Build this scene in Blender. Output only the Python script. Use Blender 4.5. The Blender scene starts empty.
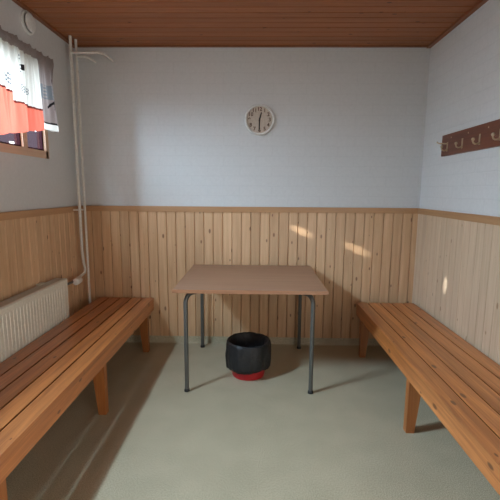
import bpy, bmesh, math, random
from mathutils import Vector, Matrix
random.seed(7)
S = bpy.context.scene
COL = S.collection
PI = math.pi

# ------------------------------------------------------------------ room dimensions (metres)
XL, XR, YB, YF, ZC = -1.485, 1.370, 3.381, -0.90, 2.492
PT = 0.012                      # wainscot boards stand this far off the wall
WZ = 1.214                      # top of the wainscot
WIN_Y0, WIN_Y1, WIN_Z0, WIN_Z1 = 0.75, 2.865, 1.575, 2.18   # window opening in the left wall

# ------------------------------------------------------------------ node helpers
def lin(c):
    c = c / 255.0
    return c / 12.92 if c <= 0.04045 else ((c + 0.055) / 1.055) ** 2.4
def rgb(r, g, b):
    return (lin(r), lin(g), lin(b), 1.0)

class NT:
    def __init__(self, name):
        self.m = bpy.data.materials.new(name)
        self.m.use_nodes = True
        self.t = self.m.node_tree
        self.b = self.t.nodes['Principled BSDF']
        self.out = self.t.nodes['Material Output']
    def n(self, kind, **kw):
        nd = self.t.nodes.new(kind)
        for k, v in kw.items():
            if k.startswith('i_'):
                nd.inputs[k[2:].replace('_', ' ')].default_value = v
            else:
                setattr(nd, k, v)
        return nd
    def l(self, a, b):
        self.t.links.new(a, b)
    def math(self, op, a, b=None, c=None):
        nd = self.t.nodes.new('ShaderNodeMath'); nd.operation = op
        for i, v in enumerate((a, b, c)):
            if v is None: continue
            if isinstance(v, (int, float)): nd.inputs[i].default_value = v
            else: self.l(v, nd.inputs[i])
        return nd.outputs[0]
    def ramp(self, fac, stops, interp='LINEAR'):
        r = self.t.nodes.new('ShaderNodeValToRGB'); r.color_ramp.interpolation = interp
        el = r.color_ramp.elements
        while len(el) < len(stops): el.new(0.5)
        for e, (p, c) in zip(el, stops):
            e.position = p; e.color = c
        self.l(fac, r.inputs[0]); return r.outputs[0]
    def mix(self, fac, a, b, mode='MIX'):
        nd = self.t.nodes.new('ShaderNodeMix'); nd.data_type = 'RGBA'; nd.blend_type = mode
        for s, v in ((nd.inputs[0], fac), (nd.inputs[6], a), (nd.inputs[7], b)):
            if isinstance(v, (int, float, tuple)): s.default_value = v
            else: self.l(v, s)
        return nd.outputs[2]

def plain(name, col, rough=0.5, metal=0.0, bump=0.0, bscale=80, spec=0.5):
    k = NT(name)
    k.b.inputs['Roughness'].default_value = rough
    k.b.inputs['Metallic'].default_value = metal
    k.b.inputs['Specular IOR Level'].default_value = spec
    tc = k.n('ShaderNodeTexCoord')
    nz = k.n('ShaderNodeTexNoise', i_Scale=bscale, i_Detail=3.0)
    k.l(tc.outputs['Object'], nz.inputs['Vector'])
    d = tuple(c * 0.90 for c in col[:3]) + (1,)
    e = tuple(min(1, c * 1.08) for c in col[:3]) + (1,)
    k.l(k.ramp(nz.outputs['Fac'], [(0.3, d), (0.7, e)]), k.b.inputs['Base Color'])
    if bump:
        bp = k.n('ShaderNodeBump', i_Strength=bump, i_Distance=0.002)
        k.l(nz.outputs['Fac'], bp.inputs['Height']); k.l(bp.outputs[0], k.b.inputs['Normal'])
    return k.m

def wood(name, dark, light, grain='X', board=None, pitch=0.08, offset=0.0, rough=0.45, knots=1.0, var=0.18,
         knot_col=None, streak=1.0, per_object=False, normal=None, coat=0.0):
    """grain: axis the fibres run along; board: axis along which separate boards follow each other"""
    k = NT(name)
    k.b.inputs['Roughness'].default_value = rough
    k.b.inputs['Coat Weight'].default_value = coat; k.b.inputs['Coat Roughness'].default_value = 0.22
    tc = k.n('ShaderNodeTexCoord')
    sep = k.n('ShaderNodeSeparateXYZ'); k.l(tc.outputs['Object'], sep.inputs[0])
    ax = {'X': 0, 'Y': 1, 'Z': 2}
    wn = k.n('ShaderNodeTexWhiteNoise', noise_dimensions='1D')
    if board:
        idx = k.math('FLOOR', k.math('DIVIDE', k.math('SUBTRACT', sep.outputs[ax[board]], offset), pitch))
        k.l(idx, wn.inputs['W'])
    else:
        oi = k.n('ShaderNodeObjectInfo')
        if per_object: k.l(k.math('MULTIPLY', oi.outputs['Random'], 517.3), wn.inputs['W'])
        else: wn.inputs['W'].default_value = 3.7
    rnd = wn.outputs['Value']
    shift = k.n('ShaderNodeVectorMath', operation='MULTIPLY_ADD')
    k.l(wn.outputs['Color'], shift.inputs[0]); shift.inputs[1].default_value = (13, 17, 11)
    k.l(tc.outputs['Object'], shift.inputs[2])
    # fine grain
    sc = [34, 34, 34]; sc[ax[grain]] = 1.6
    mp = k.n('ShaderNodeMapping'); mp.inputs['Scale'].default_value = sc
    k.l(shift.outputs[0], mp.inputs['Vector'])
    n1 = k.n('ShaderNodeTexNoise', i_Scale=1.0, i_Detail=4.0, i_Roughness=0.6, i_Distortion=0.6)
    k.l(mp.outputs[0], n1.inputs['Vector'])
    sc2 = [130, 130, 130]; sc2[ax[grain]] = 5
    mp2 = k.n('ShaderNodeMapping'); mp2.inputs['Scale'].default_value = sc2
    k.l(shift.outputs[0], mp2.inputs['Vector'])
    n2 = k.n('ShaderNodeTexNoise', i_Scale=1.0, i_Detail=2.0)
    k.l(mp2.outputs[0], n2.inputs['Vector'])
    fac = k.math('ADD', k.math('MULTIPLY', n1.outputs['Fac'], 0.75), k.math('MULTIPLY', n2.outputs['Fac'], 0.25))
    w = 0.22 / streak
    base = k.ramp(fac, [(0.5 - w, dark), (0.5 + w, light)])
    # board to board variation
    vv = k.math('ADD', k.math('MULTIPLY', rnd, var), 1.0 - var * 0.5)
    comb = k.n('ShaderNodeCombineColor'); 
    for i in range(3): k.l(vv, comb.inputs[i])
    base = k.mix(1.0, base, comb.outputs[0], 'MULTIPLY')
    if knots > 0:
        ks = [10.0, 10.0, 10.0]; ks[ax[grain]] = 4.6
        if normal: ks[ax[normal]] = 0.0
        mk = k.n('ShaderNodeMapping'); mk.inputs['Scale'].default_value = ks
        k.l(shift.outputs[0], mk.inputs['Vector'])
        vo = k.n('ShaderNodeTexVoronoi', voronoi_dimensions='2D', i_Scale=1.0, i_Randomness=0.9)
        ms = k.n('ShaderNodeSeparateXYZ'); k.l(mk.outputs[0], ms.inputs[0])
        mc = k.n('ShaderNodeCombineXYZ')
        keep = [i for i in range(3) if i != ax[normal or 'Z']]
        k.l(ms.outputs[keep[0]], mc.inputs[0]); k.l(ms.outputs[keep[1]], mc.inputs[1])
        k.l(mc.outputs[0], vo.inputs['Vector'])
        gate = k.n('ShaderNodeSeparateColor'); k.l(vo.outputs['Color'], gate.inputs[0])
        size = k.math('MULTIPLY', k.math('SUBTRACT', gate.outputs[0], 0.45), 0.23 * knots)
        inside = k.math('SUBTRACT', 1.0, k.math('SMOOTH_MAX', 0.0, k.math('DIVIDE', vo.outputs['Distance'], k.math('MAXIMUM', size, 0.0005)), 0.05))
        inside = k.math('MINIMUM', k.math('MAXIMUM', k.math('MULTIPLY', inside, 2.0), 0.0), 0.85)
        kc = knot_col or tuple(c * 0.35 for c in dark[:3]) + (1,)
        base = k.mix(inside, base, kc)
    k.l(base, k.b.inputs['Base Color'])
    bp = k.n('ShaderNodeBump', i_Strength=0.12, i_Distance=0.002)
    k.l(fac, bp.inputs['Height']); k.l(bp.outputs[0], k.b.inputs['Normal'])
    return k.m

# ------------------------------------------------------------------ mesh helpers
def obj(name, bm, mat, parent=None, loc=None, smooth=False, bevel=0.0):
    me = bpy.data.meshes.new(name)
    if bevel:
        es = [e for e in bm.edges if len(e.link_faces) == 2 and e.calc_face_angle(0) > 0.6]
        bmesh.ops.bevel(bm, geom=es, offset=bevel, segments=2, affect='EDGES', profile=0.6, clamp_overlap=True)
    bmesh.ops.recalc_face_normals(bm, faces=bm.faces)
    bm.to_mesh(me); bm.free()
    for m in (mat if isinstance(mat, (list, tuple)) else [mat]): me.materials.append(m)
    if smooth:
        for p in me.polygons: p.use_smooth = True
        try: me.set_sharp_from_angle(angle=math.radians(40))
        except Exception: pass
    o = bpy.data.objects.new(name, me); COL.objects.link(o)
    if parent: o.parent = parent
    if loc: o.location = loc
    return o

def box(bm, x0, x1, y0, y1, z0, z1):
    vs = [bm.verts.new((x, y, z)) for x in (x0, x1) for y in (y0, y1) for z in (z0, z1)]
    for f in ((0, 1, 3, 2), (4, 6, 7, 5), (0, 4, 5, 1), (2, 3, 7, 6), (0, 2, 6, 4), (1, 5, 7, 3)):
        bm.faces.new([vs[i] for i in f])
    return bm
def B(*a): return box(bmesh.new(), *a)

def prism(bm, pts, axis, a0, a1):
    """pts: polygon in the two other axes (in x,y,z order), extruded along axis"""
    def mk(p, a):
        c = [p[0], p[1]]; c.insert({'X': 0, 'Y': 1, 'Z': 2}[axis], a); return bm.verts.new(c)
    A = [mk(p, a0) for p in pts]; C = [mk(p, a1) for p in pts]
    bm.faces.new(A); bm.faces.new(C[::-1])
    n = len(pts)
    for i in range(n): bm.faces.new((A[i], C[i], C[(i + 1) % n], A[(i + 1) % n]))
    return bm

def tube(bm, pts, r, seg=12, caps=True):
    pts = [Vector(p) for p in pts]
    rings = []; prev = None
    for i, p in enumerate(pts):
        if i == 0: t = pts[1] - p
        elif i == len(pts) - 1: t = p - pts[i - 1]
        else: t = (pts[i + 1] - p).normalized() + (p - pts[i - 1]).normalized()
        t.normalize()
        if prev is None:
            a = Vector((0, 0, 1)) if abs(t.z) < 0.9 else Vector((1, 0, 0))
            u = t.cross(a).normalized()
        else:
            u = (prev - t * prev.dot(t)).normalized()
        prev = u; v = t.cross(u)
        rr = r[i] if isinstance(r, (list, tuple)) else r
        rings.append([bm.verts.new(p + (u * math.cos(2 * PI * k / seg) + v * math.sin(2 * PI * k / seg)) * rr) for k in range(seg)])
    for a, b in zip(rings, rings[1:]):
        for k in range(seg): bm.faces.new((a[k], a[(k + 1) % seg], b[(k + 1) % seg], b[k]))
    if caps: bm.faces.new(rings[0][::-1]); bm.faces.new(rings[-1])
    return bm

def lathe(bm, prof, seg=48, axis='Z', wob=None):
    rings = []
    for j, (r, z) in enumerate(prof):
        ring = []
        for k in range(seg):
            a = 2 * PI * k / seg
            rr, zz = (r, z) if wob is None else wob(j, a, r, z)
            p = (rr * math.cos(a), rr * math.sin(a), zz)
            if axis == 'Y': p = (p[0], -p[2], p[1])       # front towards -y
            if axis == 'X': p = (p[2], p[0], p[1])
            ring.append(bm.verts.new(p))
        rings.append(ring)
    for a, b in zip(rings, rings[1:]):
        for k in range(seg): bm.faces.new((a[k], a[(k + 1) % seg], b[(k + 1) % seg], b[k]))
    bm.faces.new(rings[0]); bm.faces.new(rings[-1])
    return bm

def arc(c, r, a0, a1, n, f):
    return [f(c[0] + r * math.cos(a0 + (a1 - a0) * i / n), c[1] + r * math.sin(a0 + (a1 - a0) * i / n)) for i in range(n + 1)]

def thing(name, label, cat, loc=(0, 0, 0), group=None):
    o = bpy.data.objects.new(name, None); COL.objects.link(o)
    o.empty_display_size = 0.1; o.location = loc
    o['label'] = label; o['category'] = cat
    if group: o['group'] = group
    return o
def tag(o, label, cat, group=None):
    o['label'] = label; o['category'] = cat
    if group: o['group'] = group
    return o
def struct(name, bm, mat, parent=None, bevel=0.0, smooth=False):
    o = obj(name, bm, mat, parent, bevel=bevel, smooth=smooth)
    if not parent: o['kind'] = 'structure'
    return o

# ------------------------------------------------------------------ materials
def wall_paint(name, brick, col, strength):
    k = NT(name); k.b.inputs['Roughness'].default_value = 0.55
    k.b.inputs['Specular IOR Level'].default_value = 0.35
    tc = k.n('ShaderNodeTexCoord')
    nz = k.n('ShaderNodeTexNoise', i_Scale=45.0, i_Detail=4.0); k.l(tc.outputs['Object'], nz.inputs['Vector'])
    d = tuple(c * 0.95 for c in col[:3]) + (1,)
    base = k.ramp(nz.outputs['Fac'], [(0.3, d), (0.7, col)])
    h = nz.outputs['Fac']
    bp = k.n('ShaderNodeBump', i_Strength=strength, i_Distance=0.004)
    if brick:
        sep = k.n('ShaderNodeSeparateXYZ'); k.l(tc.outputs['Object'], sep.inputs[0])
        cb = k.n('ShaderNodeCombineXYZ')
        k.l(sep.outputs[1 if brick == 'Y' else 0], cb.inputs[0]); k.l(sep.outputs[2], cb.inputs[1])
        br = k.n('ShaderNodeTexBrick', i_Scale=1.0)
        br.inputs['Brick Width'].default_value = 0.27; br.inputs['Row Height'].default_value = 0.082
        br.inputs['Mortar Size'].default_value = 0.006; br.inputs['Mortar Smooth'].default_value = 0.6
        br.inputs['Color1'].default_value = (1, 1, 1, 1); br.inputs['Color2'].default_value = (0.9, 0.9, 0.9, 1)
        br.inputs['Mortar'].default_value = (0.3, 0.3, 0.3, 1)
        wn = k.n('ShaderNodeTexNoise', i_Scale=9.0, i_Detail=2.0); k.l(tc.outputs['Object'], wn.inputs['Vector'])
        wv = k.n('ShaderNodeVectorMath', operation='MULTIPLY_ADD'); k.l(wn.outputs['Color'], wv.inputs[0])
        wv.inputs[1].default_value = (0.012, 0.012, 0); k.l(cb.outputs[0], wv.inputs[2])
        k.l(wv.outputs[0], br.inputs['Vector'])
        h = k.math('ADD', k.math('MULTIPLY', nz.outputs['Fac'], 0.5), br.outputs['Color'])
        base = k.mix(0.05, base, br.outputs['Color'], 'MULTIPLY')
    k.l(h, bp.inputs['Height']); k.l(bp.outputs[0], k.b.inputs['Normal'])
    k.l(base, k.b.inputs['Base Color'])
    return k.m

PAINT = rgb(208, 209, 208)
M_wall_l = wall_paint('white_plaster_paint', None, PAINT, 0.10)
M_wall_b = wall_paint('white_painted_block_back', 'X', PAINT, 0.10)
M_wall_r = wall_paint('white_painted_brick', 'Y', rgb(220, 221, 220), 0.30)

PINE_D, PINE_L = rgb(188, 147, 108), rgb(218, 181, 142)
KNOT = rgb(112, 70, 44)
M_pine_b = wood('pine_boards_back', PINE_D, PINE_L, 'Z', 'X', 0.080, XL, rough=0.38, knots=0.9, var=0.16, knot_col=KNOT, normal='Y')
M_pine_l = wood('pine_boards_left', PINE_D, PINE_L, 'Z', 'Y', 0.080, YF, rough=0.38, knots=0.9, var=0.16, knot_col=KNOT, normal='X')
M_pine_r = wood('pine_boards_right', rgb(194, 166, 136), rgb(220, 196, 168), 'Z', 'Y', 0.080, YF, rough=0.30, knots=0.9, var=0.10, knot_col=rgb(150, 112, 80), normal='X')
M_rail_x = wood('pine_rail_x', rgb(168, 124, 84), rgb(190, 146, 104), 'X', knots=0.0, var=0.0, rough=0.4)
M_rail_y = wood('pine_rail_y', rgb(168, 124, 84), rgb(190, 146, 104), 'Y', knots=0.0, var=0.0, rough=0.4)
M_ceil = wood('ceiling_boards', rgb(142, 84, 47), rgb(172, 110, 66), 'X', 'Y', 0.080, YF, rough=0.5, knots=0.8, var=0.22, knot_col=rgb(70, 36, 20), normal='Z')
M_trim = wood('ceiling_trim', rgb(118, 70, 42), rgb(146, 92, 58), 'Y', knots=0.0, var=0.0)
M_bench = wood('varnished_pine_slat', rgb(142, 78, 36), rgb(214, 138, 76), 'Y', per_object=True, var=0.22, rough=0.36, knots=1.1, knot_col=rgb(88, 46, 20), normal='Z', coat=0.35)
M_gap_shade = plain('gap_shade_brown', rgb(62, 32, 16), 0.85, spec=0.1)  # dark brown that paints shade into the bench gaps
M_face = wood('varnished_pine_face', rgb(142, 78, 36), rgb(214, 138, 76), 'Y', per_object=True, var=0.2, rough=0.36, knots=1.1, knot_col=rgb(88, 46, 20), normal='X', coat=0.35)
M_leg = wood('varnished_pine_leg', rgb(140, 80, 36), rgb(178, 112, 58), 'Z', per_object=True, var=0.15, rough=0.42, knots=0.0)
M_bear = wood('varnished_pine_bearer', rgb(140, 80, 36), rgb(178, 112, 58), 'X', per_object=True, var=0.15, rough=0.45, knots=0.0)
M_table = wood('brown_laminate', rgb(142, 106, 82), rgb(168, 128, 102), 'X', knots=0.0, var=0.0, rough=0.34, streak=0.8)
M_edge = wood('table_edge_band', rgb(150, 104, 74), rgb(170, 122, 90), 'X', knots=0.0, var=0.0, rough=0.4)
M_steel = plain('grey_enamelled_steel', rgb(92, 92, 88), 0.38, 0.3)
M_black = plain('black_plastic', rgb(26, 26, 27), 0.5)
M_rack = wood('dark_stained_board', rgb(88, 44, 28), rgb(128, 72, 46), 'Y', knots=0.0, var=0.0, rough=0.35)
M_brass = plain('worn_brass', rgb(196, 178, 150), 0.32, 0.7)
M_screw = plain('pale_screw_head', rgb(190, 165, 145), 0.4, 0.5)
M_rad = plain('cream_radiator_enamel', rgb(222, 220, 206), 0.4)
M_radd = plain('radiator_grille_enamel', rgb(196, 194, 182), 0.5)
M_pipe = plain('white_pipe_paint', rgb(218, 214, 206), 0.35)
M_valve = plain('white_valve_plastic', rgb(232, 230, 224), 0.4)
M_white = plain('white_plastic', rgb(222, 222, 218), 0.4)
M_dial = plain('cream_dial', rgb(190, 176, 160), 0.6)
M_num = plain('brown_numeral_print', rgb(84, 58, 46), 0.6)
M_hand = plain('black_clock_hand', rgb(36, 28, 26), 0.5)
M_red = plain('red_plastic', rgb(176, 26, 34), 0.35)
M_sash = wood('window_wood', rgb(196, 160, 132), rgb(214, 180, 150), 'Y', knots=0.0, var=0.0, rough=0.4)
M_gask = plain('dark_maroon_sash_edge', rgb(60, 36, 42), 0.8, spec=0.0)
M_out = plain('mauve_render_outside', rgb(44, 34, 38), 0.9, spec=0.0, bump=0.2, bscale=30)
M_yard = plain('grey_yard_outside', rgb(120, 118, 112), 0.9)
M_outw = plain('pane_reflection_white', rgb(240, 238, 235), 0.7)  # white for the reflection drawn behind the pane

def liner():
    k = NT('black_bin_liner')
    k.b.inputs['Base Color'].default_value = rgb(30, 30, 32); k.b.inputs['Roughness'].default_value = 0.5
    tc = k.n('ShaderNodeTexCoord'); nz = k.n('ShaderNodeTexNoise', i_Scale=28.0, i_Detail=4.0, i_Distortion=1.2)
    k.l(tc.outputs['Object'], nz.inputs['Vector'])
    bp = k.n('ShaderNodeBump', i_Strength=0.5, i_Distance=0.01); k.l(nz.outputs['Fac'], bp.inputs['Height'])
    k.l(bp.outputs[0], k.b.inputs['Normal']); return k.m
M_liner = liner()

def vinyl():
    k = NT('speckled_grey_vinyl'); k.b.inputs['Roughness'].default_value = 0.42
    tc = k.n('ShaderNodeTexCoord')
    n1 = k.n('ShaderNodeTexNoise', i_Scale=190.0, i_Detail=3.0, i_Roughness=0.8)
    n2 = k.n('ShaderNodeTexNoise', i_Scale=5.0, i_Detail=4.0)
    for n in (n1, n2): k.l(tc.outputs['Object'], n.inputs['Vector'])
    a = k.ramp(n1.outputs['Fac'], [(0.36, rgb(150, 141, 117)), (0.64, rgb(208, 197, 168))])
    b = k.ramp(n2.outputs['Fac'], [(0.35, (0.90, 0.90, 0.89, 1)), (0.65, (1, 1, 1, 1))])
    k.l(k.mix(1.0, a, b, 'MULTIPLY'), k.b.inputs['Base Color'])
    return k.m
M_floor = vinyl()

def glass():
    k = NT('window_glass')                       # thin clear pane: lets daylight straight through, mirrors a little at its surface
    tr = k.n('ShaderNodeBsdfTransparent'); tr.inputs[0].default_value = (0.93, 0.95, 0.96, 1)
    gl = k.n('ShaderNodeBsdfGlossy'); gl.inputs['Roughness'].default_value = 0.03
    fr = k.n('ShaderNodeFresnel', i_IOR=1.45); mx = k.n('ShaderNodeMixShader')
    ge = k.n('ShaderNodeNewGeometry')
    k.l(k.math('MULTIPLY', fr.outputs[0], k.math('SUBTRACT', 1.0, ge.outputs['Backfacing'])), mx.inputs[0]); k.l(tr.outputs[0], mx.inputs[1]); k.l(gl.outputs[0], mx.inputs[2])
    k.l(mx.outputs[0], k.out.inputs['Surface']); return k.m
M_glass = glass()

def cloth(name, col, trans=0.62):
    k = NT(name)
    tc = k.n('ShaderNodeTexCoord'); nz = k.n('ShaderNodeTexNoise', i_Scale=220.0, i_Detail=2.0)
    k.l(tc.outputs['Object'], nz.inputs['Vector'])
    c = k.ramp(nz.outputs['Fac'], [(0.3, tuple(x * 0.9 for x in col[:3]) + (1,)), (0.7, col)])
    df = k.n('ShaderNodeBsdfDiffuse'); tr = k.n('ShaderNodeBsdfTranslucent'); mx = k.n('ShaderNodeMixShader', i_Fac=trans)
    k.l(c, df.inputs[0]); k.l(c, tr.inputs[0]); k.l(df.outputs[0], mx.inputs[1]); k.l(tr.outputs[0], mx.inputs[2])
    k.l(mx.outputs[0], k.out.inputs['Surface']); return k.m
C_white = cloth('white_curtain_cloth', rgb(226, 224, 216))
C_red = cloth('red_curtain_cloth', rgb(232, 118, 98))
C_black = cloth('black_curtain_print', rgb(40, 38, 40), 0.2)
C_grey = cloth('grey_curtain_print', rgb(122, 126, 130), 0.45)
C_maroon = cloth('dark_red_curtain_seam', rgb(120, 52, 44), 0.3)
C_unlit = cloth('unlit_curtain_cloth', rgb(158, 146, 143), 0.35)  # darker copy of the white cloth, for parts without backlight

# ------------------------------------------------------------------ the room shell
struct('floor', B(XL - .15, XR + .15, YF - .15, YB + .15, -0.10, 0.0), M_floor)
def panel_profile(s0, s1, pitch, depth=PT, g=0.0055, gd=0.011):
    pts = []
    n = int(math.ceil((s1 - s0) / pitch))
    for i in range(n):
        a, b = s0 + i * pitch, min(s1, s0 + (i + 1) * pitch)
        if i: pts.append((a, depth - gd)); pts.append((a + g, depth))
        else: pts.append((a, depth))
        if i < n - 1: pts.append((b - g, depth))
        else: pts.append((b, depth))
    return pts

# ceiling with boards running left to right
ceil = bmesh.new()
prof = [(YF, ZC + .1)]
for i in range(int(math.ceil((YB - YF) / 0.080))):
    a, b = YF + i * 0.080, min(YB, YF + (i + 1) * 0.080)
    prof += [(a, ZC), (b - .009, ZC), (b - .009, ZC + .014), (b - .0005, ZC + .014)] if b < YB - .02 else [(a, ZC), (b, ZC)]
prof.append((YB, ZC + .1))
prism(ceil, prof, 'X', XL - .15, XR + .15)
struct('ceiling', ceil, M_ceil)

# walls
wb = struct('wall_back', B(XL - .15, XR + .15, YB, YB + .15, 0, ZC + .1), M_wall_b)
DR0, DR1, DRZ = -0.72, 0.16, 2.04          # made-up doorway, added out of view to let in fill light
rwb = bmesh.new()
box(rwb, XR, XR + .15, DR1, YB, 0, ZC + .1); box(rwb, XR, XR + .15, YF, DR0, 0, ZC + .1); box(rwb, XR, XR + .15, DR0, DR1, DRZ, ZC + .1)
wr = struct('wall_right', rwb, M_wall_r)
dcase = bmesh.new()
box(dcase, XR - .014, XR + .15, DR0 - .05, DR0, 0, DRZ + .05); box(dcase, XR - .014, XR + .15, DR1, DR1 + .05, 0, DRZ + .05); box(dcase, XR - .014, XR + .15, DR0, DR1, DRZ, DRZ + .05)
struct('added_doorway', dcase, M_sash, bevel=0.003)
cb_ = bmesh.new()  # added corridor shell, keeps the sky out of the made-up doorway
box(cb_, XR + 1.35, XR + 1.45, YF - .3, 0.75, 0, ZC); box(cb_, XR + .15, XR + 1.35, YF - .4, YF - .3, 0, ZC); box(cb_, XR + .15, XR + 1.35, 0.75, 0.85, 0, ZC)
box(cb_, XR + .15, XR + 1.35, YF - .3, 0.75, ZC, ZC + .1)
struct('wall_added_corridor', cb_, M_wall_l)
struct('floor_added_corridor', B(XR + .15, XR + 1.45, YF - .4, 0.85, -0.10, 0.0), M_floor)
struct('wall_front', B(XL - .15, XR + .15, YF - .15, YF, 0, ZC + .1), M_wall_l)
T = 0.05
lw = bmesh.new()
box(lw, XL - T, XL, YF, WIN_Y0, 0, ZC + .1); box(lw, XL - T, XL, WIN_Y1, YB, 0, ZC + .1)
box(lw, XL - T, XL, WIN_Y0, WIN_Y1, 0, WIN_Z0); box(lw, XL - T, XL, WIN_Y0, WIN_Y1, WIN_Z1, ZC + .1)
wl = struct('wall_left', lw, M_wall_l)

PZ = 0.066
pb = bmesh.new()
prism(pb, [(XL, YB)] + [(s, YB - d) for s, d in panel_profile(XL, XR, 0.080)] + [(XR, YB)], 'Z', PZ, WZ - .042)
obj('panelling', pb, M_pine_b, wb)
obj('cap_rail', B(XL, XR, YB - .024, YB, WZ - .046, WZ), M_rail_x, wb, bevel=0.003)
pl = bmesh.new()
prism(pl, [(XL, YF)] + [(XL + d, s) for s, d in panel_profile(YF, YB - PT, 0.080)] + [(XL, YB - PT)], 'Z', PZ, WZ - .042)
obj('panelling', pl, M_pine_l, wl)
obj('cap_rail', B(XL, XL + .022, YF, YB - .024, WZ - .046, WZ), M_rail_y, wl, bevel=0.003)
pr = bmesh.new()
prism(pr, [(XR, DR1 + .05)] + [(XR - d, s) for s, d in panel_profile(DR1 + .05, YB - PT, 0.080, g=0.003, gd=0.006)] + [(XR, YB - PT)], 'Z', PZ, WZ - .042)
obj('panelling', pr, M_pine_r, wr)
obj('cap_rail', B(XR - .022, XR, DR1 + .05, YB - .024, WZ - .046, WZ), M_rail_y, wr, bevel=0.003)

# vinyl turned up at the foot of the walls
def cove(name, pts, axis, a0, a1):
    struct(name, prism(bmesh.new(), pts, axis, a0, a1), M_floor)
cove('baseboard_back', [(YB, 0), (YB - .026, 0), (YB - .014, .004), (YB - .010, .016), (YB - .010, PZ), (YB, PZ)], 'X', XL, XR)
cove('baseboard_left', [(XL, 0), (XL + .026, 0), (XL + .014, .004), (XL + .010, .016), (XL + .010, PZ), (XL, PZ)], 'Y', YF, YB - .01)
cove('baseboard_right', [(XR, 0), (XR - .026, 0), (XR - .014, .004), (XR - .010, .016), (XR - .010, PZ), (XR, PZ)], 'Y', DR1 + .05, YB - .01)
# ceiling mouldings
struct('trim_1', B(XR - .030, XR, YF, YB, ZC - .016, ZC + .003), M_trim, bevel=0.003)
struct('trim_2', B(XL, XL + .030, YF, YB, ZC - .016, ZC + .003), M_trim, bevel=0.003)
struct('trim_3', B(XL + .03, XR - .03, YB - .022, YB, ZC - .010, ZC + .003), M_trim, bevel=0.003)

# window in the left wall
win = bpy.data.objects.new('window_1', None); COL.objects.link(win); win['kind'] = 'structure'
win.location = (XL, (WIN_Y0 + WIN_Y1) / 2, WIN_Z0)
iw = Matrix.Translation(-win.location)
def wpart(name, bm, mat, parent=win, bevel=0.003):
    bm.transform(iw); return obj(name, bm, mat, parent, bevel=bevel)
fx0, fx1 = XL - .050, XL + .005
fr = bmesh.new()
box(fr, fx0, fx1, WIN_Y0, WIN_Y1, WIN_Z0 - .012, WIN_Z0 + .038); box(fr, fx0, fx1, WIN_Y0, WIN_Y1, WIN_Z1 - .03, WIN_Z1 + .01)
box(fr, fx0, fx1, WIN_Y0 - .01, WIN_Y0 + .035, WIN_Z0 + .038, WIN_Z1 - .03); box(fr, fx0, fx1, WIN_Y1 - .028, WIN_Y1 + .012, WIN_Z0 - .012, WIN_Z1 + .01)
wpart('window_frame', fr, M_sash)
MULL = [(2.568, 2.618), (0.98, 1.035)]
for a, b in MULL: wpart('mullion', B(XL - .012, fx1 - .002, a, b, WIN_Z0 + .038, WIN_Z1 - .03), M_sash)
edges = [WIN_Y0 + .035, MULL[1][0], MULL[1][1], MULL[0][0], MULL[0][1], WIN_Y1 - .028]
for i in range(0, 6, 2):
    y0, y1 = edges[i], edges[i + 1]; z0, z1 = WIN_Z0 + .038, WIN_Z1 - .03; t = 0.012
    sb = bmesh.new(); sx0, sx1 = XL - .049, XL - .012
    box(sb, sx0, sx1, y0, y1, z0, z0 + t); box(sb, sx0, sx1, y0, y1, z1 - t, z1)
    box(sb, sx0, sx1, y0, y0 + t, z0 + t, z1 - t); box(sb, sx0, sx1, y1 - t, y1, z0 + t, z1 - t)
    if i < 4: box(sb, sx0, sx1 - .0005, y1, edges[i + 2], z0, z1)
    s = wpart('sash', sb, M_gask, bevel=0)
    g = wpart('window_pane', B(XL - .026, XL - .022, y0 + t, y1 - t, z0 + t, z1 - t), M_glass, s, bevel=0)

# what stands outside the window
struct('ground_outside', B(-14.0, XL - T - .30, -9.0, 14.0, -0.6, -0.5), M_yard)
ow = struct('wall_outside', B(-4.25, -4.10, 5.0, 9.5, -0.5, 2.40), M_out)
obj('pane_reflection', B(-4.10, -4.07, 6.66, 6.90, 2.055, 2.125), M_outw, ow)  # added white block standing in for a reflection in the pane

# ------------------------------------------------------------------ table
TX0, TX1, TY0, TY1, TZ = -0.530, 0.465, 2.464, 3.339, 0.72
tcx, tcy = (TX0 + TX1) / 2, (TY0 + TY1) / 2
tb = thing('table', 'square brown laminate table on grey tubular steel legs against the back wall', 'table', (tcx, tcy, 0))
hx, hy = (TX1 - TX0) / 2, (TY1 - TY0) / 2
obj('tabletop', B(-hx + .003, hx - .003, -hy + .003, hy - .003, TZ - .024, TZ), M_table, tb, bevel=0.0015)
eb = bmesh.new()
for a in ((-hx, hx, -hy, -hy + .003), (-hx, hx, hy - .003, hy), (-hx, -hx + .003, -hy + .003, hy - .003), (hx - .003, hx, -hy + .003, hy - .003)):
    box(eb, *a, TZ - .0235, TZ - .0005)
obj('edge_band', eb, M_edge, tb)
lxs = (-0.4554 - tcx, 0.3803 - tcx); lys = (2.5176 - tcy, 3.2851 - tcy)
tr_, rb, zt = 0.0145, 0.06, TZ - .0275 - .0145
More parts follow.
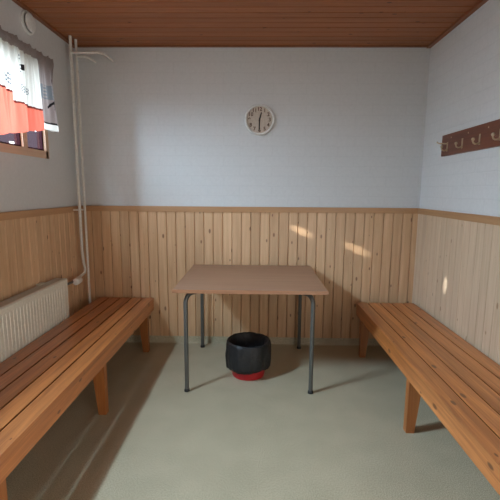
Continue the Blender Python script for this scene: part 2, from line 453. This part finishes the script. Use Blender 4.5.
for ly in lys:
    for sgn, lx in ((1, lxs[0]), (-1, lxs[1])):
        path = [(lx, ly, 0.012), (lx, ly, 0.3), (lx, ly, zt - rb)]
        q = .7071; sy = 1 if ly < 0 else -1
        path += [(lx + sgn * q * rb * (1 - math.cos(a)), ly + sy * q * rb * (1 - math.cos(a)), zt - rb + rb * math.sin(a)) for a in [PI / 2 * i / 8 for i in range(1, 9)]]
        path += [(lx + sgn * q * .28, ly + sy * q * .28, zt)]
        lg = obj('leg', tube(bmesh.new(), path, tr_, 16), M_steel, tb, smooth=True)
        fc = lathe(bmesh.new(), [(0.0155, 0), (0.019, 0.001), (0.019, 0.004), (0.017, 0.018), (0.0150, 0.020)], 20)
        fc.transform(Matrix.Translation((lx, ly, 0)))
        obj('foot_cap', fc, M_black, lg, smooth=True)
        ex, ey = lx + sgn * q * .25, ly + sy * q * .25
        obj('mounting_plate', B(ex - .05, ex + .05, ey - .05, ey + .05, TZ - .0275, TZ - .0242), M_steel, lg)
# ------------------------------------------------------------------ bin with liner
bn = thing('waste_bin', 'small red plastic bucket bin under the table', 'bin', (-0.046, 2.79, 0))
bk = lathe(bmesh.new(), [(0.112, 0.0), (0.118, 0.003), (0.122, 0.02), (0.143, 0.235), (0.149, 0.238), (0.149, 0.252), (0.143, 0.254), (0.138, 0.248), (0.118, 0.02), (0.10, 0.012)], 56)
obj('bucket', bk, M_red, bn, smooth=True)
rr = random.Random(3)
ph = [rr.uniform(0, 6.28) for _ in range(8)]
def wob(j, a, r, z):
    n = (math.sin(3 * a + ph[0]) * .30 + math.sin(7 * a + ph[1]) * .30 + math.sin(13 * a + ph[2]) * .25 + math.sin(23 * a + ph[3]) * .2)
    if j >= 7:                                   # the outer skirt
        k = (j - 7) / 6.0
        r = r + n * (0.003 + 0.008 * k)
        z = z + (math.sin(2 * a + 2.4) * .003 + math.sin(5 * a + ph[5]) * .004) * k
        if k > .4: r += 0.008 * max(0, math.cos(a - PI * 1.05)) ** 3
    elif j <= 4:
        r = r + n * 0.007
        z = z + n * .008 if j > 0 else z
    else:
        z += n * 0.003; r += n * 0.002
    return r, z
lp = [(0.06, 0.085), (0.105, 0.095), (0.120, 0.14), (0.127, 0.19), (0.131, 0.235), (0.139, 0.262), (0.150, 0.268), (0.159, 0.262), (0.163, 0.24), (0.164, 0.20), (0.162, 0.16), (0.160, 0.12), (0.157, 0.095), (0.154, 0.072)]
lb = bmesh.new(); lathe(lb, lp, 96, wob=wob)
lb.faces.ensure_lookup_table()
# leave the hem open: drop the closing cap at the hem, then give the film a little thickness
big = [f for f in lb.faces if len(f.verts) > 8]
hem = [f for f in big if f.calc_center_median().z > 0 and max((v.co.xy.length for v in f.verts)) > 0.12]
bmesh.ops.delete(lb, geom=hem, context='FACES_ONLY')
ln = obj('bin_liner', lb, M_liner, None, loc=(-0.046, 2.79, 0), smooth=True)
tag(ln, 'black plastic bag lining the red bin, folded down over its rim', 'bin bag')
sm = ln.modifiers.new('film', 'SOLIDIFY'); sm.thickness = 0.0012; sm.offset = 0

# ------------------------------------------------------------------ benches
def make_bench(sgn, xf, y0, y1, stations, label):
    """xf: front edge; sgn +1 when the bench runs from the front edge towards +x"""
    yc = (y0 + y1) / 2
    t = thing('slatted_bench', label, 'bench', (xf + sgn * .24, yc, 0))
    X = lambda d: sgn * (d - .24)
    H, wd = 0.4195, 0.0885
    def bx(d0, d1, ya, yb, z0, z1):
        a, b = sorted((X(d0), X(d1))); return B(a, b, ya - yc, yb - yc, z0, z1)
    for i in range(5):
        d = i * 0.0979
        un = .007                                  # boards cut narrower below, so the gaps open downwards
        a0 = d if i == 0 else d + un
        sl = [(X(d), H), (X(d + wd), H), (X(d + wd), H - .005), (X(d + wd - un), H - .030), (X(a0), H - .030), (X(d), H - .005)]
        o = obj('slat', prism(bmesh.new(), sl, 'Y', y0 - yc, y1 - yc), [M_bench, M_gap_shade], t, bevel=0.0015)
        for p in o.data.polygons:                  # gap sides coloured dark to paint in shade between boards
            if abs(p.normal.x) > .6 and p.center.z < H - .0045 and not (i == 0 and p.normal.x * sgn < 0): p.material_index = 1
    obj('front_board', bx(0.002, 0.026, y0, y1, H - .105, H - .0305), M_face, t, bevel=0.003)
    obj('rear_board', bx(0.455, 0.478, y0, y1, H - .105, H - .0305), M_face, t, bevel=0.003)
    for s in stations:
        pts = [(X(.007), 0), (X(.052), 0), (X(.090), H - .031), (X(.0265), H - .031), (X(.0265), H - .1055), (X(.007), H - .1055)]
        obj('leg', prism(bmesh.new(), pts, 'Y', s - .0225 - yc, s + .0225 - yc), M_leg, t, bevel=0.0025)
        pts = [(X(.468), 0), (X(.425), 0), (X(.390), H - .031), (X(.4545), H - .031), (X(.4545), H - .1055), (X(.468), H - .1055)]
        obj('leg', prism(bmesh.new(), pts, 'Y', s - .0225 - yc, s + .0225 - yc), M_leg, t, bevel=0.0025)
        obj('bearer', bx(0.028, 0.453, s + .0230, s + .0575, H - .095, H - .031), M_bear, t, bevel=0.002)
    return t
make_bench(-1, -0.8864, 1.10, 3.345, (1.265, 2.235, 3.175), 'long slatted pine bench along the left wall in front of the radiator')
make_bench(+1, 0.8556, 0.95, 3.2746, (1.08, 2.105, 3.135), 'long slatted pine bench along the right wall below the coat rack')

# ------------------------------------------------------------------ wall clock
CX, CZ, CR = 0.020, 1.923, 0.124
ck = thing('wall_clock', 'round white wall clock with brown numerals on the back wall', 'clock', (CX, YB, CZ))
rim = lathe(bmesh.new(), [(CR - .006, 0.0), (CR - .002, 0.006), (CR, 0.016), (CR - .002, 0.026), (CR - .008, 0.032), (CR - .016, 0.031), (CR - .019, 0.020), (CR - .019, 0.0)], 72, 'Y')
obj('rim', rim, M_white, ck, smooth=True)
obj('dial', lathe(bmesh.new(), [(CR - .0185, 0.001), (CR - .0185, 0.014), (0.001, 0.0142)], 64, 'Y'), M_dial, ck, smooth=True)
for n in range(1, 13):
    cu = bpy.data.curves.new('num', 'FONT'); cu.body = str(n); cu.size = 0.040; cu.align_x = 'CENTER'; cu.align_y = 'CENTER'; cu.extrude = 0.0004; cu.offset = 0.0011
    tmp = bpy.data.objects.new('num', cu); COL.objects.link(tmp)
    bpy.context.view_layer.update()
    me = bpy.data.meshes.new_from_object(tmp.evaluated_get(bpy.context.evaluated_depsgraph_get()))
    bpy.data.objects.remove(tmp); bpy.data.curves.remove(cu)
    me.transform(Matrix.Rotation(PI / 2, 4, 'X')); me.materials.clear(); me.materials.append(M_num); me.name = 'numeral'
    o = bpy.data.objects.new('numeral', me); COL.objects.link(o); o.parent = ck
    a = PI / 2 - n * PI / 6
    o.location = (0.083 * math.cos(a), -0.0148, 0.083 * math.sin(a))
def hand(name, ang, L, w, y, tail):
    bm = bmesh.new()
    prism(bm, [(-w, -tail), (w, -tail), (w * .9, L * .8), (0, L), (-w * .9, L * .8)], 'Y', -y - .0012, -y)
    bm.transform(Matrix.Rotation(ang, 4, 'Y'))
    obj(name, bm, M_hand, ck)
hand('hour_hand', math.radians(15), 0.066, 0.0055, 0.0175, 0.014)
hand('minute_hand', math.radians(182), 0.090, 0.0050, 0.0200, 0.016)
obj('hand_boss', lathe(bmesh.new(), [(0.006, 0.014), (0.006, 0.0225), (0.004, 0.0235)], 20, 'Y'), M_hand, ck, smooth=True)

# ------------------------------------------------------------------ coat rack on the right wall
RY0, RY1, RZ0, RZ1 = 1.57, 3.005, 1.606, 1.753
cr = thing('coat_rack', 'dark brown wooden coat rack with brass hooks on the right wall', 'coat rack', (XR, (RY0 + RY1) / 2, RZ0))
ryc = (RY0 + RY1) / 2
obj('board', B(-.020, 0, RY0 - ryc, RY1 - ryc, 0, RZ1 - RZ0), M_rack, cr, bevel=0.004)
for i in range(7):
    hy_ = 2.915 - i * 0.2075 - ryc
    bm = bmesh.new()
    box(bm, -.0225, -.0202, hy_ - .008, hy_ + .008, .028, .092)
    pts = [(-.022, hy_, .040), (-.034, hy_, .034), (-.046, hy_, .033), (-.056, hy_, .038), (-.061, hy_, .048), (-.060, hy_, .056)]
    tube(bm, pts, [.0065, .0055, .005, .005, .005, .0055], 10)
    ball = lathe(bmesh.new(), [(.001, -.0105), (.0065, -.0085), (.0102, -.003), (.0102, .003), (.0065, .0085), (.001, .0105)], 14)
    ball.transform(Matrix.Translation((-.060, hy_, .060)))
    me = bpy.data.meshes.new('t'); ball.to_mesh(me); ball.free(); bm.from_mesh(me); bpy.data.meshes.remove(me)
    if i == 0:
        tube(bm, [(-.022, hy_, .082), (-.045, hy_ + .010, .082), (-.074, hy_ + .022, .086), (-.084, hy_ + .027, .096)], [.005, .005, .0048, .006], 10)
    obj('hook', bm, M_brass, cr, smooth=True)
for i in range(6):
    sc = lathe(bmesh.new(), [(.0055, 0), (.005, .0015), (.002, .0026)], 14, 'X'); sc.transform(Matrix.Rotation(PI, 4, 'Z'))
    sc.transform(Matrix.Translation((-.0201, 2.865 - i * .225 - ryc, .118)))
    obj('screw', sc, M_screw, cr, smooth=True)

# ------------------------------------------------------------------ radiator under the window
RA0, RA1, RT, RBOT = 0.80, 2.806, 0.712, 0.17
rx = -1.373
ra = thing('radiator', 'cream ribbed panel radiator on the left wall behind the bench', 'radiator', (XL, (RA0 + RA1) / 2, RBOT))
oy, oz = (RA0 + RA1) / 2, RBOT
prof = []
n = int((RA1 - RA0 - .03) / 0.033)
y = RA0 + .015
prof.append((rx - XL - .005, RA0 - oy)); 
for i in range(n):
    a = y + i * 0.033
    for dy, dd in ((0, 0), (.011, 0), (.0145, -.0035), (.0255, -.0035), (.029, 0)):
        prof.append((rx - XL - .002 + dd, a + dy - oy))
prof.append((rx - XL - .005, RA1 - oy))
pts = [(rx - XL - .018, RA0 - oy)] + prof + [(rx - XL - .018, RA1 - oy)]
fb = prism(bmesh.new(), pts, 'Z', 0.0, RT - .045 - oz)
obj('ribbed_panel', fb, M_rad, ra)
tp = prism(bmesh.new(), [(rx - XL - .020, RT - .0455 - oz), (rx - XL + .0005, RT - .0455 - oz), (rx - XL + .001, RT - .012 - oz), (rx - XL - .006, RT - .004 - oz), (rx - XL - .020, RT - .004 - oz)], 'Y', RA0 - oy, RA1 - oy)
obj('top_header', tp, M_rad, ra, bevel=0.0015)
gb = bmesh.new()
box(gb, .030, rx - XL - .020, RA0 - oy + .004, RA1 - oy - .004, RT - .012 - oz, RT - .006 - oz)
box(gb, .026, .032, RA0 - oy, RA1 - oy, 0.02, RT - .004 - oz)
obj('back_panel', gb, M_radd, ra)
obj('side_cover', B(.026, rx - XL - .002, RA1 - oy, RA1 - oy + .004, 0.01, RT - .006 - oz), M_rad, ra)
obj('wall_bracket', B(PT + .0005, .046, 2.575 - oy, 2.625 - oy, RT - .0035 - oz, RT + .006 - oz), M_rad, ra, bevel=0.002)
# valve on the radiator
va = obj('supply_valve', tube(bmesh.new(), [(.085, RA1 + .0045 - oy, .64 + .012 - oz), (.083, 2.93 - oy, .648 - oz), (.072, 3.02 - oy, .650 - oz)], .010, 12), M_steel, ra, smooth=True)
kb = tube(bmesh.new(), [(.1065, 2.948 - oy, .646 - oz), (.106, 2.954 - oy, .646 - oz), (.099, 3.022 - oy, .648 - oz), (.098, 3.030 - oy, .648 - oz)], [.019, .026, .028, .022], 20)
obj('thermostat_head', kb, M_valve, va, smooth=True)

# ------------------------------------------------------------------ heating pipes in the corner
def pipe(name, label, pts, r, br, extra=None):
    bm = tube(bmesh.new(), pts, r, 12)
    o = obj(name, bm, M_pipe, smooth=True)
    tag(o, label, 'pipe', None)
    obj('branch', tube(bmesh.new(), br, r * .9, 12), M_pipe, o, smooth=True)
    return o
pxa, pya = -1.413, 3.165
p1 = pipe('heating_pipe', 'white heating pipe in the left corner, front one, bending to the radiator valve',
     [(pxa, pya, ZC + .004), (pxa, pya, 0.86), (pxa + .002, pya + .012, 0.76), (pxa + .004, pya + .030, .705), (pxa + .004, pya + .018, .672), (-1.414, 3.10, .655), (-1.414, 3.031, .650)],
     0.0105, [(pxa, pya, 2.372), (-1.23, pya, 2.374)] + [(-1.23 + .06 * math.sin(a), pya + .06 * (1 - math.cos(a)), 2.374) for a in [PI / 2 * i / 8 for i in range(1, 9)]] + [(-1.169, YB - .0012, 2.380)])
pxb, pyb = -1.402, 3.235
p2 = pipe('heating_pipe', 'white heating pipe nearer the back wall, running straight down behind the bench',
     [(pxb, pyb, ZC + .004), (pxb, pyb, 1.2), (pxb + .001, pyb, 0.066), (pxb + .001, pyb, 0.0)], 0.0095,
     [(pxb, pyb, 2.364), (-1.36, pyb, 2.366)] + [(-1.36 + .045 * math.sin(a), pyb + .045 * (1 - math.cos(a)), 2.366) for a in [PI / 2 * i / 8 for i in range(1, 9)]] + [(-1.314, YB - .0012, 2.372)])
for o in (p1, p2):
    cl = bmesh.new()
    bx_, by_ = (pxa, pya) if o is p1 else (pxb, pyb)
    box(cl, XL + .0225, bx_ - .009, by_ - .006, by_ + .006, WZ - .034, WZ - .022)
    obj('pipe_clip', cl, M_pipe, o)

# ------------------------------------------------------------------ round vent on the left wall
vt = thing('air_vent', 'round white air vent high on the left wall', 'vent', (XL, 2.715, 2.408))
obj('vent_ring', lathe(bmesh.new(), [(.070, 0), (.072, .004), (.070, .012), (.060, .015), (.054, .010), (.054, 0)], 48, 'X'), M_white, vt, smooth=True)
obj('vent_disc', lathe(bmesh.new(), [(.030, .002), (.046, .016), (.056, .020), (.058, .026), (.050, .031), (.002, .033)], 48, 'X'), M_white, vt, smooth=True)

# ------------------------------------------------------------------ curtain valance and rod
CY0, CY1 = 2.17, 2.865
rod = thing('curtain_rod', 'thin grey curtain rod above the window on the left wall', 'curtain rod', (XL, 1.8, 2.195))
obj('rod', tube(bmesh.new(), [(.060, 0.70 - 1.8, 0), (.060, 2.90 - 1.8, 0)], .006, 12), M_steel, rod, smooth=True)
for yy in (0.74, 2.888):
    bb = bmesh.new()
    box(bb, 0, .006, yy - .012 - 1.8, yy + .012 - 1.8, -.022, .022); box(bb, .006, .067, yy - .004 - 1.8, yy + .004 - 1.8, -.010, -.0065)
    box(bb, .065, .0685, yy - .004 - 1.8, yy + .004 - 1.8, -.0065, .012)
    obj('bracket', bb, M_white, rod)

def curtain():
    NU, NV = 340, 150
    bm = bmesh.new()
    X0 = XL + .060
    def bottom(y):
        k = min(1, max(0, (y - 2.10) / 0.62))
        return 1.622 + 0.125 * k + .006 * math.sin(y * 31)
    def pos(i, j):
        u = i / NU; v = j / NV
        y = CY0 + (CY1 - CY0) * u
        zt_, zr = 2.232 + .006 * math.sin(y * 90) + .004 * math.sin(y * 47), 2.195
        zb = bottom(y)
        z = zt_ + (zb - zt_) * v
        k = min(1.0, max(0.0, (zr - z) / 0.5))
        gather = math.exp(-((z - zr) / .03) ** 2)
        wave = .020 * math.sin(y * 2 * PI / .185 + .6 + .5 * math.sin(y * 7)) * (0.35 + .65 * k) + .010 * math.sin(y * 2 * PI / .071) * (1 - .5 * k)
        ruff = .007 * math.sin(y * 2 * PI / .028) * (1 - k)
        x = X0 + wave + ruff + .010 + .012 * k
        # it hugs the rod where it is gathered
        xg = X0 + .0115 + abs(ruff) * .8 + .004 * (1 + math.sin(y * 2 * PI / .071))
        x = x * (1 - gather) + xg * gather
        x = max(x, X0 + .0075 if abs(z - zr) < .012 else XL + .016)
        # the last fold curls back and its hem turns up
        if y > 2.74:
            e = (y - 2.74) / (CY1 - 2.74)
            x += .030 * k * math.sin(e * PI) - .045 * e * e * k
        return Vector((x, y + .012 * k * math.sin(y * 2 * PI / .185), z))
    vs = [[bm.verts.new(pos(i, j)) for j in range(NV + 1)] for i in range(NU + 1)]
    rnd = random.Random(11)
    def mat(y, z):
        seamz = 1.915 if y < 2.395 else 1.862
        if y < 2.675:
            if z < seamz - .012: return 1
            if z < seamz: return 4
        else:
            if z < bottom(y) + .040: return 0
            if z < bottom(y) + .050: return 2
        if z > 2.168: return 5                       # heading in darker cloth colour, its lack of backlight painted in
        # prints
        def inr(a, b, c, d): return a <= y <= b and c <= z <= d
        if inr(2.485, 2.512, 2.055, 2.090): return 2
        if inr(2.80, 2.825, 2.052, 2.085): return 2
        if inr(2.10, 2.122, 2.10, 2.135) or inr(1.90, 1.925, 2.03, 2.065): return 2
        if inr(2.435, 2.475, 2.03, 2.13) and int((z - 2.03) / .009) % 2 == 0 and not (2.085 < z < 2.10): return 3
        if inr(2.43, 2.56, 1.925, 1.965) and (int((z - 1.925) / .008) + int(y * 240) % 3) % 2 == 0: return 3
        if inr(2.28, 2.385, 1.945, 2.005) and (int((z - 1.945) / .012) + int((y) / .012)) % 2 == 0: return 3
        if inr(1.98, 2.09, 1.96, 2.02) and (int((z - 1.945) / .012) + int((y) / .012)) % 2 == 0: return 3
        if inr(2.70, 2.83, 1.945, 2.035) and (int((z - 1.9) / .011) % 2 == 0 or int(y / .02) % 3 == 0): return 3
        if inr(2.655, 2.70, 2.07, 2.12): return 3
        if inr(2.82, 2.862, 1.905, 1.945): return 3
        # small swallow shapes
        for cy, cz, s in ((2.525, 1.872, 1.0), (2.79, 1.905, 1.25), (2.05, 1.925, 1.0)):
            dy, dz = (y - cy) / s, (z - cz) / s
            if abs(dy) < .028 and abs(dz) < .045:
                if abs(dz - (.030 - 1.5 * abs(dy))) < .007: return 2
                if abs(dy - .15 * dz) < .0045 and -.02 < dz < .034: return 2
        return 5 if y > 2.655 else 0  # right end coloured as cloth that gets no backlight
    for i in range(NU):
        for j in range(NV):
            f = bm.faces.new((vs[i][j], vs[i + 1][j], vs[i + 1][j + 1], vs[i][j + 1]))
            c = f.calc_center_median(); f.material_index = mat(CY0 + (CY1 - CY0) * (i + .5) / NU, c.z); f.smooth = True
    o = obj('curtain', bm, [C_white, C_red, C_black, C_grey, C_maroon, C_unlit], smooth=False)
    for p in o.data.polygons: p.use_smooth = True
    tag(o, 'short white curtain with grey print and red lower band at the window', 'curtain')
curtain()

# ------------------------------------------------------------------ light
W = bpy.data.worlds.new('daylight'); S.world = W; W.use_nodes = True
bg = W.node_tree.nodes['Background']
bg.inputs[0].default_value = (0.80, 0.90, 1.0, 1); bg.inputs[1].default_value = 6.2

def area(name, loc, target, size, power, col, spread=PI):
    L = bpy.data.lights.new(name, 'AREA'); L.shape = 'RECTANGLE'; L.size, L.size_y = size
    L.energy = power; L.color = col; L.spread = spread
    o = bpy.data.objects.new(name, L); COL.objects.link(o); o.location = loc
    o.rotation_euler = (Vector(target) - Vector(loc)).to_track_quat('-Z', 'Y').to_euler()
    return o
area('window_daylight', (-1.70, 1.31, 2.205), (1.0, 0.85, 2.205), (0.45, 0.12), 74, (0.60, 0.81, 1.0))

area('added_fill_light', (XR + .10, (DR0 + DR1) / 2, 0.65), (-1.5, (DR0 + DR1) / 2 + 1.6, 0.65), (0.82, 1.15), 18, (1.0, 0.94, 0.87))  # added fill lamp in the made-up doorway, brightens the left side

def glint(name, src, dst, ang, stretch, power):
    L = bpy.data.lights.new(name, 'SPOT'); L.energy = power; L.spot_size = math.radians(ang); L.spot_blend = 1.0
    L.shadow_soft_size = 0.004; L.color = (1.0, 0.98, 0.95)
    o = bpy.data.objects.new(name, L); COL.objects.link(o); o.location = src
    o.rotation_euler = (Vector(dst) - Vector(src)).to_track_quat('-Z', 'Y').to_euler()
    o.scale = stretch
    return o

# small sun glints thrown into the room from outside the window
def aim(o, src, dst, roll):
    q = (Vector(dst) - Vector(src)).to_track_quat('-Z', 'Y')
    o.rotation_euler = (q.to_matrix().to_4x4() @ Matrix.Rotation(math.radians(roll), 4, 'Z')).to_euler()
G0 = (-1.66, 1.34, 2.08)
for nm, dst, ang, st, pw, roll in (('sun_glint', (0.385, 3.369, 1.010), 1.5, (2.2, 1, 1), 380, -14), ('sun_glint', (0.855, 3.369, 0.862), 1.5, (2.2, 1, 1), 380, -14),
                                   ('sun_glint', (1.358, 2.80, 0.69), 1.1, (1, 2.2, 1), 420, 0)):
    aim(glint(nm, G0, dst, ang, st, pw), G0, dst, roll)

# ------------------------------------------------------------------ camera
cam = bpy.data.cameras.new('camera'); co = bpy.data.objects.new('camera', cam); COL.objects.link(co)
r = Vector((0.99977343, 0.0201105, 0.00697542)); u = Vector((-0.00987427, 0.14786466, 0.98895831)); f = Vector((-0.01885703, 0.98880312, -0.14802974))
mw = Matrix((( r.x, u.x, -f.x, 0.013596), (r.y, u.y, -f.y, 0.0), (r.z, u.z, -f.z, 1.349907), (0, 0, 0, 1)))
co.matrix_world = mw
cam.sensor_width = 36; cam.lens = 397.065 / 500 * 36; cam.clip_start = 0.02
S.camera = co
S.view_settings.view_transform = 'Standard'; S.view_settings.look = 'None'
S.view_settings.exposure = 0.86; S.view_settings.gamma = 1.0
S.view_settings.use_curve_mapping = False
